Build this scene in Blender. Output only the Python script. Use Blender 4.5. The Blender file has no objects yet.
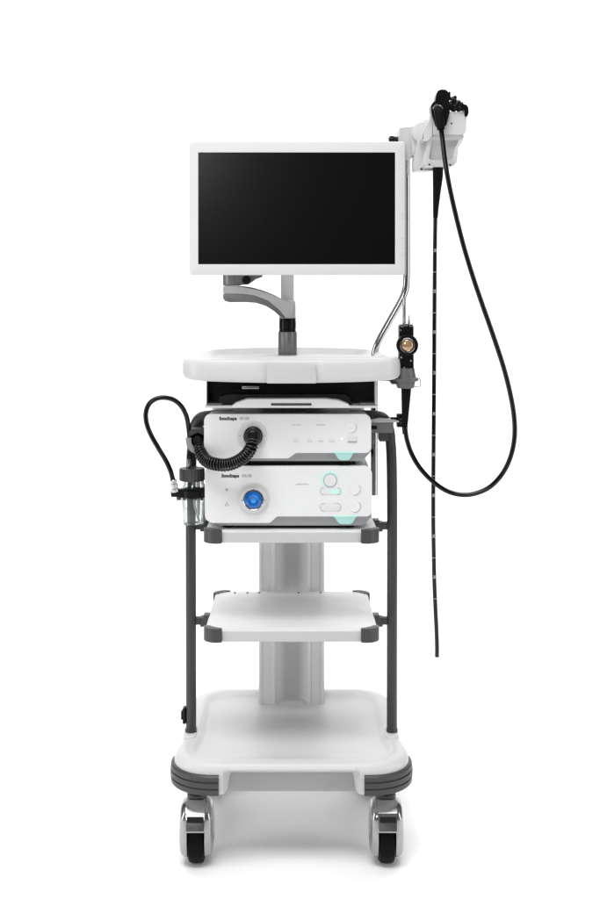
import bpy, bmesh, math, random
from mathutils import Vector, Matrix

random.seed(3)
SC = bpy.context.scene
COL = SC.collection
PI = math.pi

# ------------------------------------------------------------------ camera
EYE = 1.542
FPX = 1231.0        # focal length in photo pixels (600 wide)
CD = 3.24           # camera distance to the shelf-front plane (Y = 0)
VX, VY = 291.5, 274.0
cam = bpy.data.cameras.new('camera')
cam.sensor_fit = 'HORIZONTAL'
cam.sensor_width = 36
cam.lens = 36 * FPX / 600
cam.shift_x = (300 - VX) / 600
cam.shift_y = -(449.5 - VY) / 600
cam.clip_end = 100
camo = bpy.data.objects.new('camera', cam)
COL.objects.link(camo)
camo.location = (0, -CD, EYE)
camo.rotation_euler = (PI / 2, 0, 0)
SC.camera = camo

# ------------------------------------------------------------------ studio light
W = bpy.data.worlds.new('World')
SC.world = W
W.use_nodes = True
W.node_tree.nodes['Background'].inputs[0].default_value = (1, 1, 1, 1)
W.node_tree.nodes['Background'].inputs[1].default_value = 0.14


def area(name, loc, aim, sx, sy, power, col=(1, 1, 1)):
    l = bpy.data.lights.new(name, 'AREA')
    l.shape = 'RECTANGLE'
    l.size, l.size_y, l.energy, l.color = sx, sy, power, col
    o = bpy.data.objects.new(name, l)
    COL.objects.link(o)
    o.location = loc
    o.rotation_euler = (Vector(aim) - Vector(loc)).to_track_quat('-Z', 'Y').to_euler()
    return o


area('overhead_softbox', (0, 0.8, 6.8), (0, 0.7, 0), 6.0, 4.6, 135)
area('backdrop_light', (0, 1.4, 4.6), (0, 3.6, 1.0), 6.0, 1.0, 130)
area('front_softbox', (-0.7, -2.9, 6.8), (0, 0.0, 0.6), 4.4, 2.2, 320)
area('fill_softbox', (-1.15, -4.0, 2.65), (0, 0, 1.5), 1.1, 1.0, 30)
area('right_softbox', (3.0, -1.2, 1.3), (0, 0.2, 0.9), 0.9, 2.4, 30)
area('left_softbox', (-3.0, -1.0, 1.3), (0, 0.2, 0.9), 0.9, 2.4, 34)

SC.view_settings.view_transform = 'Standard'
SC.view_settings.look = 'None'
SC.view_settings.gamma = 1
SC.view_settings.exposure = 0


# ------------------------------------------------------------------ materials
def mat(name, col, rough=0.4, metal=0.0, spec=0.5, noise=0.0, nscale=40, bump=0.0, bscale=300,
        trans=0.0, ior=1.45, emit=None, estr=0.0, coat=0.0):
    m = bpy.data.materials.new(name)
    m.use_nodes = True
    nt = m.node_tree
    b = nt.nodes['Principled BSDF']
    b.inputs['Base Color'].default_value = (*col, 1)
    b.inputs['Roughness'].default_value = rough
    b.inputs['Metallic'].default_value = metal
    b.inputs['Specular IOR Level'].default_value = spec
    b.inputs['Transmission Weight'].default_value = trans
    b.inputs['IOR'].default_value = ior
    b.inputs['Coat Weight'].default_value = coat
    if emit:
        b.inputs['Emission Color'].default_value = (*emit, 1)
        b.inputs['Emission Strength'].default_value = estr
    tc = nt.nodes.new('ShaderNodeTexCoord')
    if noise > 0:
        n = nt.nodes.new('ShaderNodeTexNoise')
        n.inputs['Scale'].default_value = nscale
        n.inputs['Detail'].default_value = 5
        nt.links.new(tc.outputs['Object'], n.inputs['Vector'])
        mx = nt.nodes.new('ShaderNodeMix')
        mx.data_type = 'RGBA'
        mx.inputs['A'].default_value = (*[c * (1 - noise) for c in col], 1)
        mx.inputs['B'].default_value = (*[min(1, c * (1 + noise)) for c in col], 1)
        nt.links.new(n.outputs['Fac'], mx.inputs['Factor'])
        nt.links.new(mx.outputs['Result'], b.inputs['Base Color'])
        mr = nt.nodes.new('ShaderNodeMapRange')
        mr.inputs['To Min'].default_value = max(0, rough - 0.06)
        mr.inputs['To Max'].default_value = rough + 0.08
        nt.links.new(n.outputs['Fac'], mr.inputs['Value'])
        nt.links.new(mr.outputs['Result'], b.inputs['Roughness'])
    if bump > 0:
        n2 = nt.nodes.new('ShaderNodeTexNoise')
        n2.inputs['Scale'].default_value = bscale
        n2.inputs['Detail'].default_value = 3
        nt.links.new(tc.outputs['Object'], n2.inputs['Vector'])
        bp = nt.nodes.new('ShaderNodeBump')
        bp.inputs['Strength'].default_value = bump
        bp.inputs['Distance'].default_value = 0.001
        nt.links.new(n2.outputs['Fac'], bp.inputs['Height'])
        nt.links.new(bp.outputs['Normal'], b.inputs['Normal'])
    return m


M = dict(
    paper=mat('studio_paper', (0.93, 0.93, 0.93), 0.75, spec=0.15, noise=0.01, nscale=3),
    white=mat('white_moulded_plastic', (0.575, 0.575, 0.575), 0.36, noise=0.015, nscale=30, bump=0.10, bscale=900),
    whitep=mat('white_powder_coat', (0.69, 0.69, 0.693), 0.42, noise=0.015, nscale=60, bump=0.15, bscale=1400),
    fascia=mat('pale_instrument_plastic', (0.71, 0.713, 0.715), 0.38, noise=0.012, nscale=40),
    bezel=mat('monitor_white', (0.665, 0.665, 0.665), 0.4, noise=0.01, nscale=40),
    body=mat('instrument_case_grey', (0.33, 0.335, 0.34), 0.4, metal=0.25, noise=0.03),
    column=mat('anodised_column', (0.62, 0.622, 0.625), 0.32, bump=0.05, bscale=900),
    trim=mat('brushed_trim', (0.50, 0.50, 0.503), 0.4, noise=0.02),
    notch_shade=mat('notch_shade_grey', (0.35, 0.35, 0.352), 0.45, noise=0.02),  # shade of the base's front notch put into the colour
    pull=mat('pull_plate_grey', (0.53, 0.53, 0.53), 0.4, noise=0.01),
    plate=mat('light_grey_plate', (0.64, 0.64, 0.64), 0.4, noise=0.01),
    gun=mat('gunmetal_plastic', (0.10, 0.10, 0.102), 0.4, noise=0.04),
    hook=mat('hook_grey', (0.24, 0.24, 0.242), 0.4, noise=0.04),
    mid=mat('mid_grey_metal', (0.20, 0.20, 0.203), 0.38, metal=0.4, noise=0.04),
    lgrey=mat('arm_light_grey', (0.50, 0.50, 0.50), 0.35, metal=0.1, noise=0.03),
    dgrey=mat('dark_grey_plastic', (0.046, 0.046, 0.048), 0.42, noise=0.05, bump=0.15, bscale=1200),
    post=mat('dark_grey_tube_paint', (0.034, 0.034, 0.036), 0.4, noise=0.05, nscale=60, bump=0.1, bscale=1500),
    black=mat('black_plastic', (0.004, 0.004, 0.0045), 0.30, spec=0.25, noise=0.1),
    rubber=mat('black_rubber', (0.005, 0.005, 0.0055), 0.5, spec=0.08, noise=0.1, bump=0.1, bscale=900),
    cable=mat('glossy_black_sheath', (0.002, 0.002, 0.0022), 0.13, spec=0.42, noise=0.1),
    coilm=mat('coil_sheath', (0.006, 0.006, 0.006), 0.16, spec=0.5, coat=0.0),
    cavity=mat('black_painted_steel', (0.010, 0.010, 0.011), 0.4, spec=0.3, noise=0.1),
    chrome=mat('polished_steel', (0.48, 0.48, 0.485), 0.10, metal=1.0),
    satin=mat('satin_steel', (0.38, 0.38, 0.385), 0.22, metal=1.0, noise=0.03),
    screen=mat('screen_glass', (0.001, 0.001, 0.0012), 0.22, spec=0.36),
    glass=mat('clear_bottle', (0.80, 0.82, 0.82), 0.03, trans=1.0, ior=1.5),
    water=mat('bottle_inner_tube', (0.8, 0.82, 0.82), 0.1, trans=0.7),
    blue=mat('blue_knob', (0.006, 0.12, 0.45), 0.10, coat=0.6, noise=0.75, nscale=55),
    bluel=mat('light_blue_facet', (0.03, 0.27, 0.72), 0.12, coat=0.6),
    teal=mat('teal_plastic', (0.38, 0.63, 0.59), 0.35, noise=0.02),
    tealg=mat('teal_backlight', (0.50, 0.74, 0.70), 0.4, emit=(0.35, 0.95, 0.85), estr=0.08),
    mint=mat('pale_mint', (0.62, 0.76, 0.735), 0.4),
    led=mat('white_indicator', (0.9, 0.9, 0.9), 0.3, emit=(1, 1, 1), estr=0.6),
    ink=mat('black_ink', (0.02, 0.02, 0.02), 0.5),
    gink=mat('grey_ink', (0.28, 0.28, 0.29), 0.5),
    pink=mat('pale_ink', (0.50, 0.50, 0.51), 0.5),
    mark=mat('white_ink', (0.42, 0.42, 0.42), 0.5),
    amber=mat('amber_lens', (0.50, 0.32, 0.19), 0.08, metal=0.5, noise=0.6, nscale=70),
    tan=mat('warm_grey_ink', (0.44, 0.37, 0.34), 0.5),
)


# ------------------------------------------------------------------ helpers
def S(Y):
    return FPX / (CD + Y)


def X(px, Y):
    return (px - VX) / S(Y)


def Z(py, Y):
    return EYE - (py - VY) / S(Y)


def P(px, py, Y):
    return Vector((X(px, Y), Y, Z(py, Y)))


def link(name, me, m, parent=None, sharp=38):
    me.materials.append(M[m] if isinstance(m, str) else m)
    for p in me.polygons:
        p.use_smooth = True
    try:
        me.set_sharp_from_angle(angle=math.radians(sharp))
    except Exception:
        pass
    o = bpy.data.objects.new(name, me)
    COL.objects.link(o)
    if parent:
        o.parent = parent
    return o


def obj(name, bm, m, parent=None, sharp=38):
    bmesh.ops.recalc_face_normals(bm, faces=bm.faces[:])
    me = bpy.data.meshes.new(name)
    bm.to_mesh(me)
    bm.free()
    return link(name, me, m, parent, sharp)


def thing(name, label, cat, loc=(0, 0, 0), group=None):
    o = bpy.data.objects.new(name, None)
    o.empty_display_size = 0.1
    COL.objects.link(o)
    o['label'] = label
    o['category'] = cat
    if group:
        o['group'] = group
    return o


def merge(bm, b2):
    me = bpy.data.meshes.new('t')
    b2.to_mesh(me)
    b2.free()
    bm.from_mesh(me)
    bpy.data.meshes.remove(me)
    return bm


def new():
    return bmesh.new()


def box(x0, x1, y0, y1, z0, z1, bev=0.0, seg=3, bm=None):
    b = new()
    bmesh.ops.create_cube(b, size=1)
    for v in b.verts:
        v.co = Vector(((x0 + x1) / 2 + v.co.x * (x1 - x0), (y0 + y1) / 2 + v.co.y * (y1 - y0),
                       (z0 + z1) / 2 + v.co.z * (z1 - z0)))
    if bev > 0:
        bmesh.ops.bevel(b, geom=b.edges[:], offset=bev, segments=seg, affect='EDGES', profile=0.5)
    return merge(bm, b) if bm is not None else b


def roundpoly(pts, r, n=6):
    """2D polygon with rounded corners; r a number or a list."""
    out = []
    k = len(pts)
    for i in range(k):
        p0, p1, p2 = Vector(pts[i - 1]), Vector(pts[i]), Vector(pts[(i + 1) % k])
        ri = r[i] if isinstance(r, (list, tuple)) else r
        if ri <= 0:
            out.append(tuple(p1))
            continue
        a, b = (p0 - p1), (p2 - p1)
        la, lb = a.length, b.length
        a.normalize()
        b.normalize()
        ang = a.angle(b)
        d = min(ri / max(math.tan(ang / 2), 1e-4), la * 0.49, lb * 0.49)
        s, e = p1 + a * d, p1 + b * d
        for j in range(n + 1):
            t = j / n
            q = s * (1 - t) ** 2 + p1 * 2 * t * (1 - t) + e * t * t
            out.append(tuple(q))
    return out


def prism(pts, a0, a1, axis='Y', bev=0.0, seg=3, bm=None):
    """pts: 2D outline. axis Y: pts are (x,z); axis Z: (x,y); axis X: (y,z)."""
    b = new()

    def mk(p, a):
        if axis == 'Y':
            return (p[0], a, p[1])
        if axis == 'Z':
            return (p[0], p[1], a)
        return (a, p[0], p[1])
    v0 = [b.verts.new(mk(p, a0)) for p in pts]
    v1 = [b.verts.new(mk(p, a1)) for p in pts]
    f0 = b.faces.new(v0)
    f1 = b.faces.new(v1[::-1])
    n = len(pts)
    for i in range(n):
        b.faces.new((v0[i], v1[i], v1[(i + 1) % n], v0[(i + 1) % n]))
    if bev > 0:
        ed = list(set(list(f0.edges) + list(f1.edges)))
        bmesh.ops.bevel(b, geom=ed, offset=bev, segments=seg, affect='EDGES', profile=0.5)
    return merge(bm, b) if bm is not None else b


def pxprism(pts, Y0, Y1, r=0.0, bev=0.0, bm=None, n=6, seg=3):
    """outline in photo pixels measured on the plane Y0, extruded back to Y1."""
    w = [(X(a, Y0), Z(b, Y0)) for a, b in pts]
    if isinstance(r, (list, tuple)) or r > 0:
        w = roundpoly(w, r, n)
    return prism(w, Y0, Y1, 'Y', bev, seg, bm)


def loft(rings, cap0=True, cap1=True, bm=None):
    b = new()
    vs = [[b.verts.new(p) for p in r] for r in rings]
    n = len(vs[0])
    for a, c in zip(vs[:-1], vs[1:]):
        for i in range(n):
            b.faces.new((a[i], a[(i + 1) % n], c[(i + 1) % n], c[i]))
    if cap0:
        b.faces.new(vs[0][::-1])
    if cap1:
        b.faces.new(vs[-1])
    return merge(bm, b) if bm is not None else b


def rrect(x0, x1, y0, y1, r, n=10, m=28):
    """rounded rectangle contour with subdivided straight edges (constant count)."""
    r = min(r, (x1 - x0) / 2 - 1e-4, (y1 - y0) / 2 - 1e-4)
    cs = [(x1 - r, y1 - r, 0), (x0 + r, y1 - r, 90), (x0 + r, y0 + r, 180), (x1 - r, y0 + r, 270)]
    arcs = []
    for cx, cy, a in cs:
        arcs.append([(cx + r * math.cos(math.radians(a + 90 * j / n)), cy + r * math.sin(math.radians(a + 90 * j / n)))
                     for j in range(n + 1)])
    out = []
    for i in range(4):
        out += arcs[i]
        s, e = arcs[i][-1], arcs[(i + 1) % 4][0]
        for j in range(1, m):
            out.append((s[0] + (e[0] - s[0]) * j / m, s[1] + (e[1] - s[1]) * j / m))
    return out


def smooth_path(pts, sub=8):
    pts = [Vector(p) for p in pts]
    out = []
    n = len(pts)
    for i in range(n - 1):
        p0 = pts[i - 1] if i else pts[0] * 2 - pts[1]
        p1, p2 = pts[i], pts[i + 1]
        p3 = pts[i + 2] if i + 2 < n else pts[-1] * 2 - pts[-2]
        for j in range(sub):
            t = j / sub
            out.append(0.5 * ((2 * p1) + (p2 - p0) * t + (2 * p0 - 5 * p1 + 4 * p2 - p3) * t * t
                              + (3 * p1 - p0 - 3 * p2 + p3) * t ** 3))
    out.append(pts[-1])
    return out


def frames(path):
    T = []
    n = len(path)
    for i in range(n):
        a = path[max(i - 1, 0)]
        b = path[min(i + 1, n - 1)]
        T.append((b - a).normalized())
    up = Vector((0, 1, 0)) if abs(T[0].y) < 0.9 else Vector((1, 0, 0))
    N = (up - T[0] * up.dot(T[0])).normalized()
    out = []
    for i in range(n):
        N = (N - T[i] * N.dot(T[i])).normalized()
        out.append((path[i], N.copy(), T[i].cross(N).normalized()))
    return out


def tube(path, r, n=16, bm=None, sx=1.0, sy=1.0):
    """r: number or list (interpolated along the path)."""
    fr = frames(path)
    rings = []
    k = len(path)
    for i, (p, a, b) in enumerate(fr):
        if isinstance(r, (list, tuple)):
            t = i / (k - 1) * (len(r) - 1)
            j = min(int(t), len(r) - 2)
            rr = r[j] + (r[j + 1] - r[j]) * (t - j)
        else:
            rr = r
        rings.append([p + a * (rr * sx * math.cos(2 * PI * q / n)) + b * (rr * sy * math.sin(2 * PI * q / n)) for q in range(n)])
    return loft(rings, bm=bm)


def lathe(prof, origin, axis=(0, 0, 1), n=40, bm=None):
    """prof: [(radius, height)] around axis; ends closed when radius > 0."""
    ax = Vector(axis).normalized()
    u = ax.orthogonal().normalized()
    if abs(ax.y) > 0.9:
        u = Vector((1, 0, 0))
    v = ax.cross(u)
    o = Vector(origin)
    rings = [[o + ax * h + u * (max(r, 1e-5) * math.cos(2 * PI * q / n)) + v * (max(r, 1e-5) * math.sin(2 * PI * q / n))
              for q in range(n)] for r, h in prof]
    return loft(rings, bm=bm)


def cyl(p0, p1, r, bev=0.0, n=28, bm=None):
    p0, p1 = Vector(p0), Vector(p1)
    L = (p1 - p0).length
    if bev > 0:
        prof = [(r - bev, 0), (r - bev * 0.3, bev * 0.3), (r, bev), (r, L - bev), (r - bev * 0.3, L - bev * 0.3), (r - bev, L)]
    else:
        prof = [(r, 0), (r, L)]
    return lathe(prof, p0, p1 - p0, n, bm)


def ring(cx, cz, Y, r0, r1, th, bm=None, a0=0, a1=360, n=48):
    """flat annulus (or arc) standing proud of a -Y facing panel at Y."""
    b = new()
    full = abs(a1 - a0) >= 360
    k = n if full else n + 1
    L = []
    for i in range(k):
        a = math.radians(a0 + (a1 - a0) * i / n)
        c, s = math.cos(a), math.sin(a)
        L.append([b.verts.new((cx + r * c, y, cz + r * s)) for r, y in
                  ((r0, Y + 0.001), (r0, Y - th), (r1, Y - th), (r1, Y + 0.001))])
    for i in range(n):
        A, B = L[i], L[(i + 1) % k]
        for j in range(4):
            b.faces.new((A[j], A[(j + 1) % 4], B[(j + 1) % 4], B[j]))
    if not full:
        b.faces.new(L[0])
        b.faces.new(L[-1][::-1])
    return merge(bm, b) if bm is not None else b


def text(name, s, loc, size, m, parent, bold=0.0, sx=1.0, rot=(PI / 2, 0, 0), align='LEFT', depth=0.0003):
    c = bpy.data.curves.new('t', 'FONT')
    c.body = s
    c.size = size
    c.extrude = depth
    c.offset = bold
    c.align_x = align
    c.resolution_u = 4
    o = bpy.data.objects.new('t', c)
    COL.objects.link(o)
    bpy.context.view_layer.update()
    me = bpy.data.meshes.new_from_object(o.evaluated_get(bpy.context.evaluated_depsgraph_get()))
    bpy.data.objects.remove(o)
    from mathutils import Euler
    me.transform(Matrix.Translation(Vector(loc)) @ Euler(rot).to_matrix().to_4x4() @ Matrix.Diagonal((sx, 1, 1, 1)))
    me.name = name
    me.materials.clear()
    o = link(name, me, m, parent)
    return o


def objs(name, bm, m, parent=None, sharp=38):
    """one object for every connected piece"""
    bm.verts.ensure_lookup_table()
    seen, out = set(), []
    for v in bm.verts:
        if v in seen:
            continue
        comp, st = [], [v]
        seen.add(v)
        while st:
            u = st.pop()
            comp.append(u)
            for e in u.link_edges:
                w = e.other_vert(u)
                if w not in seen:
                    seen.add(w)
                    st.append(w)
        nb = new()
        mp = {u: nb.verts.new(u.co) for u in comp}
        for f in {f for u in comp for f in u.link_faces}:
            nb.faces.new([mp[u] for u in f.verts])
        out.append(obj(name, nb, m, parent, sharp))
    bm.free()
    return out


# ------------------------------------------------------------------ the studio sheet
def sstep(a, b, t):
    t = max(0, min(1, (t - a) / (b - a)))
    return t * t * (3 - 2 * t)


prof = [(-4.5, 0), (-3, 0), (0, 0), (2.6, 0)]
for j in range(1, 13):
    a = PI / 2 * j / 12
    prof.append((2.6 + 1.2 * math.sin(a), 1.2 - 1.2 * math.cos(a)))
prof += [(3.8, 3.0), (3.8, 6.0)]
b = new()
rows = [[b.verts.new((x, y, z)) for x in (-3.6, -1.2, 1.2, 3.6)] for y, z in prof]
for A, B in zip(rows[:-1], rows[1:]):
    for i in range(3):
        b.faces.new((A[i], A[i + 1], B[i + 1], B[i]))
fl = obj('floor', b, 'paper', sharp=60)
fl['kind'] = 'structure'

# ================================================================== TROLLEY
tr = thing('endoscopy_trolley', 'tall white medical trolley on four castors with dark grey side posts and two shelves',
           'trolley')

# ---- base
BX, BY0, BY1 = 0.293, -0.085, 0.505


def base_ring(z, inset, notch=0.0, rad=0.10):
    pts = rrect(-BX + inset, BX - inset, BY0 + inset, BY1 - inset, max(rad - inset * 0.6, 0.02), n=12, m=44)
    out = []
    for x, y in pts:
        fl_ = 1 + 0.055 * (1 - sstep(0.02, 0.14, y))
        x2 = x * fl_
        if notch and y < BY0 + 0.12:
            k = 1 - sstep(0.162, 0.176, abs(x2))
            y += notch * k
        out.append((x2, y, z))
    return out


rings = [base_ring(0.203, 0.03, 0.046), base_ring(0.204, 0.006, 0.046), base_ring(0.208, 0.0, 0.045),
         base_ring(0.22, 0.0, 0.044), base_ring(0.242, 0.0, 0.040), base_ring(0.254, 0.0, 0.034), base_ring(0.260, 0.0, 0.020), base_ring(0.265, 0.0, 0.005),
         base_ring(0.270, 0.001, 0.0), base_ring(0.278, 0.005), base_ring(0.2835, 0.012), base_ring(0.286, 0.022),
         base_ring(0.2865, 0.034), base_ring(0.2855, 0.039), base_ring(0.274, 0.049), base_ring(0.2695, 0.058),
         base_ring(0.2685, 0.12), base_ring(0.2685, 0.2)]
base = obj('base', loft(rings), 'white', tr, sharp=50)


def base_bumper(sx, front):
    """three stacked rubber ribs wrapped round one corner"""
    prof = [(0.2055, 0.000), (0.206, 0.006), (0.209, 0.0085), (0.221, 0.0095), (0.2225, 0.0065), (0.2245, 0.0065), (0.226, 0.010),
            (0.238, 0.010), (0.2395, 0.0065), (0.2415, 0.0065), (0.243, 0.0095), (0.253, 0.0085), (0.2565, 0.005), (0.2575, -0.001)]
    b = new()
    secs = []
    n = 26
    R = 0.10
    for i in range(n + 1):
        t = i / n
        # path: along front edge then the arc then a little along the side
        L1 = 0.016
        arc = R * PI / 2
        L2 = 0.03
        s = t * (L1 + arc + L2)
        if s < L1:
            x, y, nx, ny = BX - R - (L1 - s), BY0, 0, -1
        elif s < L1 + arc:
            a = -PI / 2 + (s - L1) / R
            x, y, nx, ny = BX - R + R * math.cos(a), BY0 + R + R * math.sin(a), math.cos(a), math.sin(a)
        else:
            x, y, nx, ny = BX, BY0 + R + (s - L1 - arc), 1, 0
        row = []
        for z, o in prof:
            xx, yy = x + nx * o, y + ny * o
            fl_ = 1 + 0.055 * (1 - sstep(0.02, 0.14, yy))
            xx *= fl_
            if not front:
                xx = (x + nx * o)
                yy = BY0 + BY1 - yy
            row.append(b.verts.new((sx * xx, yy, z)))
        for z in (0.2575, 0.2055):
            xx, yy = x - nx * 0.006, y - ny * 0.006
            fl_ = 1 + 0.055 * (1 - sstep(0.02, 0.14, yy))
            xx *= fl_
            if not front:
                xx = (x - nx * 0.006)
                yy = BY0 + BY1 - yy
            row.append(b.verts.new((sx * xx, yy, z)))
        secs.append(row)
    for A, B in zip(secs[:-1], secs[1:]):
        for j in range(len(A)):
            b.faces.new((A[j], A[(j + 1) % len(A)], B[(j + 1) % len(A)], B[j]))
    b.faces.new(secs[0])
    b.faces.new(secs[-1][::-1])
    return b


for sx in (-1, 1):
    for fr_ in (True, False):
        obj('bumper', base_bumper(sx, fr_), 'dgrey', base, sharp=30)
# added panel over the front notch, its darker grey painting in the shade
obj('notch_shade_panel', pxprism([(232.5, 768), (352.5, 768), (357, 791.3), (226.5, 791.3)], BY0 + 0.036, BY0 + 0.09, r=0.006, bev=0.003), 'notch_shade', base)
# shoulders carrying the posts
for sx in (-1, 1):
    obj('post_socket', loft([[(x, y, z) for x, y in rrect(sx * 0.275 - 0.020 + i, sx * 0.275 + 0.016 - i, 0.085 + i, 0.175 - i, 0.016, m=4)]
                             for z, i in ((0.262, 0), (0.287, 0.0), (0.290, 0.0015), (0.2912, 0.004))]), 'white', base)

# ---- castors
def caster(cx, cy):
    c = bpy.data.objects.new('caster', None)
    COL.objects.link(c)
    c.parent = tr
    R = 0.0625
    tw = 0.0215
    prof = [(R * 0.62, -tw), (R - 0.010, -tw), (R - 0.003, -tw + 0.003), (R - 0.0004, -tw * 0.55), (R, 0), (R - 0.0004, tw * 0.55),
            (R - 0.003, tw - 0.003), (R - 0.010, tw), (R * 0.62, tw)]
    obj('tyre', lathe(prof, (cx, cy, R), (1, 0, 0), 56), 'rubber', c)
    # fork cheeks: bulged shells on each side of the wheel
    bmh = new()
    for s in (-1, 1):
        out = []
        # outline in (y,z): full wheel cover rising to the stem
        pts = roundpoly([(-0.046, 0.030), (0.0, 0.012), (0.046, 0.030), (0.060, 0.075), (0.048, 0.132), (0.020, 0.163), (-0.024, 0.163),
                         (-0.050, 0.138), (-0.060, 0.075)], 0.035, 6)
        rr = []
        for inset, dx in ((1.0, 0.0230), (1.0, 0.027), (0.975, 0.033), (0.91, 0.0385), (0.79, 0.0420), (0.5, 0.0440)):
            rr.append([(cx + s * dx, cy + y * inset, 0.078 + (z - 0.078) * inset) for y, z in pts])
        loft(rr, bm=bmh)
    # top bridge
    box(cx - 0.0235, cx + 0.0235, cy - 0.028, cy + 0.028, 0.140, 0.160, 0.005, bm=bmh)
    obj('fork', bmh, 'satin', c)
    bms = cyl((cx, cy, 0.158), (cx, cy, 0.180), 0.026, 0.003)
    cyl((cx, cy, 0.176), (cx, cy, 0.206), 0.020, 0.001, bm=bms)
    obj('stem', bms, 'dgrey', c)
    pl = [(cx, 0), ]
    # brake pedal in two steps, sloping out to the front
    pts = roundpoly([(cy - 0.072, 0.104), (cy - 0.077, 0.108), (cy - 0.066, 0.135), (cy - 0.058, 0.150), (cy - 0.030, 0.172), (cy - 0.020, 0.172),
                     (cy - 0.020, 0.163), (cy - 0.046, 0.146), (cy - 0.060, 0.120)], 0.004, 3)
    bp = prism(pts, cx - 0.024, cx + 0.024, 'X', 0.002)
    obj('brake_pedal', bp, 'satin', c)
    bq = box(cx - 0.0215, cx + 0.0215, cy - 0.069, cy - 0.040, 0.1285, 0.142, 0.001)
    obj('pedal_slot', bq, 'black', c)
    bw = cyl((cx - 0.044, cy, R), (cx + 0.044, cy, R), 0.010, 0.002)
    obj('axle', bw, 'chrome', c)
    return c


for cx, cy in ((-0.248, -0.005), (0.248, -0.005), (-0.232, 0.43), (0.232, 0.43)):
    caster(cx, cy)

# ---- column
half = [(0.0, 0.452), (0.014, 0.4505), (0.028, 0.445), (0.040, 0.434), (0.048, 0.420), (0.0535, 0.409), (0.060, 0.4035), (0.082, 0.4035), (0.090, 0.406),
        (0.0965, 0.414), (0.098, 0.425), (0.098, 0.470), (0.090, 0.485)]
pts = half + [(-x, y) for x, y in half[::-1] if x > 0]
cb = prism(pts, 0.267, 1.255, 'Z')
colo = obj('column', cb, 'column', tr, sharp=25)
b = new()
for s in (-1, 1):
    box(s * 0.0905 - 0.004, s * 0.0905 + 0.004, 0.4025, 0.411, 0.268, 1.25, 0.0015, 2, bm=b)
    box(s * 0.0535 - 0.0065, s * 0.0535 + 0.0045, 0.4030, 0.430, 0.268, 1.25, 0.0015, 2, bm=b)
objs('trim_strip', b, 'whitep', colo)

# ---- side posts (oval tubes) curving in to meet under the tray
for sx in (-1, 1):
    path = smooth_path([(sx * 0.275, 0.13, 0.288), (sx * 0.275, 0.13, 0.5), (sx * 0.2755, 0.13, 0.75), (sx * 0.2755, 0.13, 0.92),
                        (sx * 0.274, 0.13, 1.03), (sx * 0.271, 0.13, 1.085), (sx * 0.2655, 0.13, 1.118), (sx * 0.252, 0.13, 1.140),
                        (sx * 0.230, 0.13, 1.147), (sx * 0.16, 0.13, 1.148)], 6)
    obj('post', tube(path, [0.0142] * 5 + [0.0140, 0.0155, 0.0195, 0.0215, 0.0215], 24, sx=1.25), 'post', tr)
bc = loft([[(x, y, z) for x, y in rrect(-0.2905 + i, -0.2595 - i, 0.111 + i, 0.149 - i, 0.014, m=3)] for z, i in
           ((0.289, 0.0), (0.297, 0.0), (0.2985, 0.002))])
obj('post_collar', bc, 'post', tr)
bc = loft([[(x, y, z) for x, y in rrect(0.2595 + i, 0.2905 - i, 0.111 + i, 0.149 - i, 0.014, m=3)] for z, i in
           ((0.289, 0.0), (0.297, 0.0), (0.2985, 0.002))])
obj('post_collar', bc, 'post', tr)
# cable outlet at the foot of the left post
bo = box(-0.2975, -0.2885, 0.118, 0.142, Z(723, 0.13), Z(707, 0.13), 0.003)
box(-0.302, -0.2965, 0.121, 0.139, Z(719, 0.13), Z(710.5, 0.13), 0.002, bm=bo)
obj('cable_outlet', bo, 'black', tr)


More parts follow.
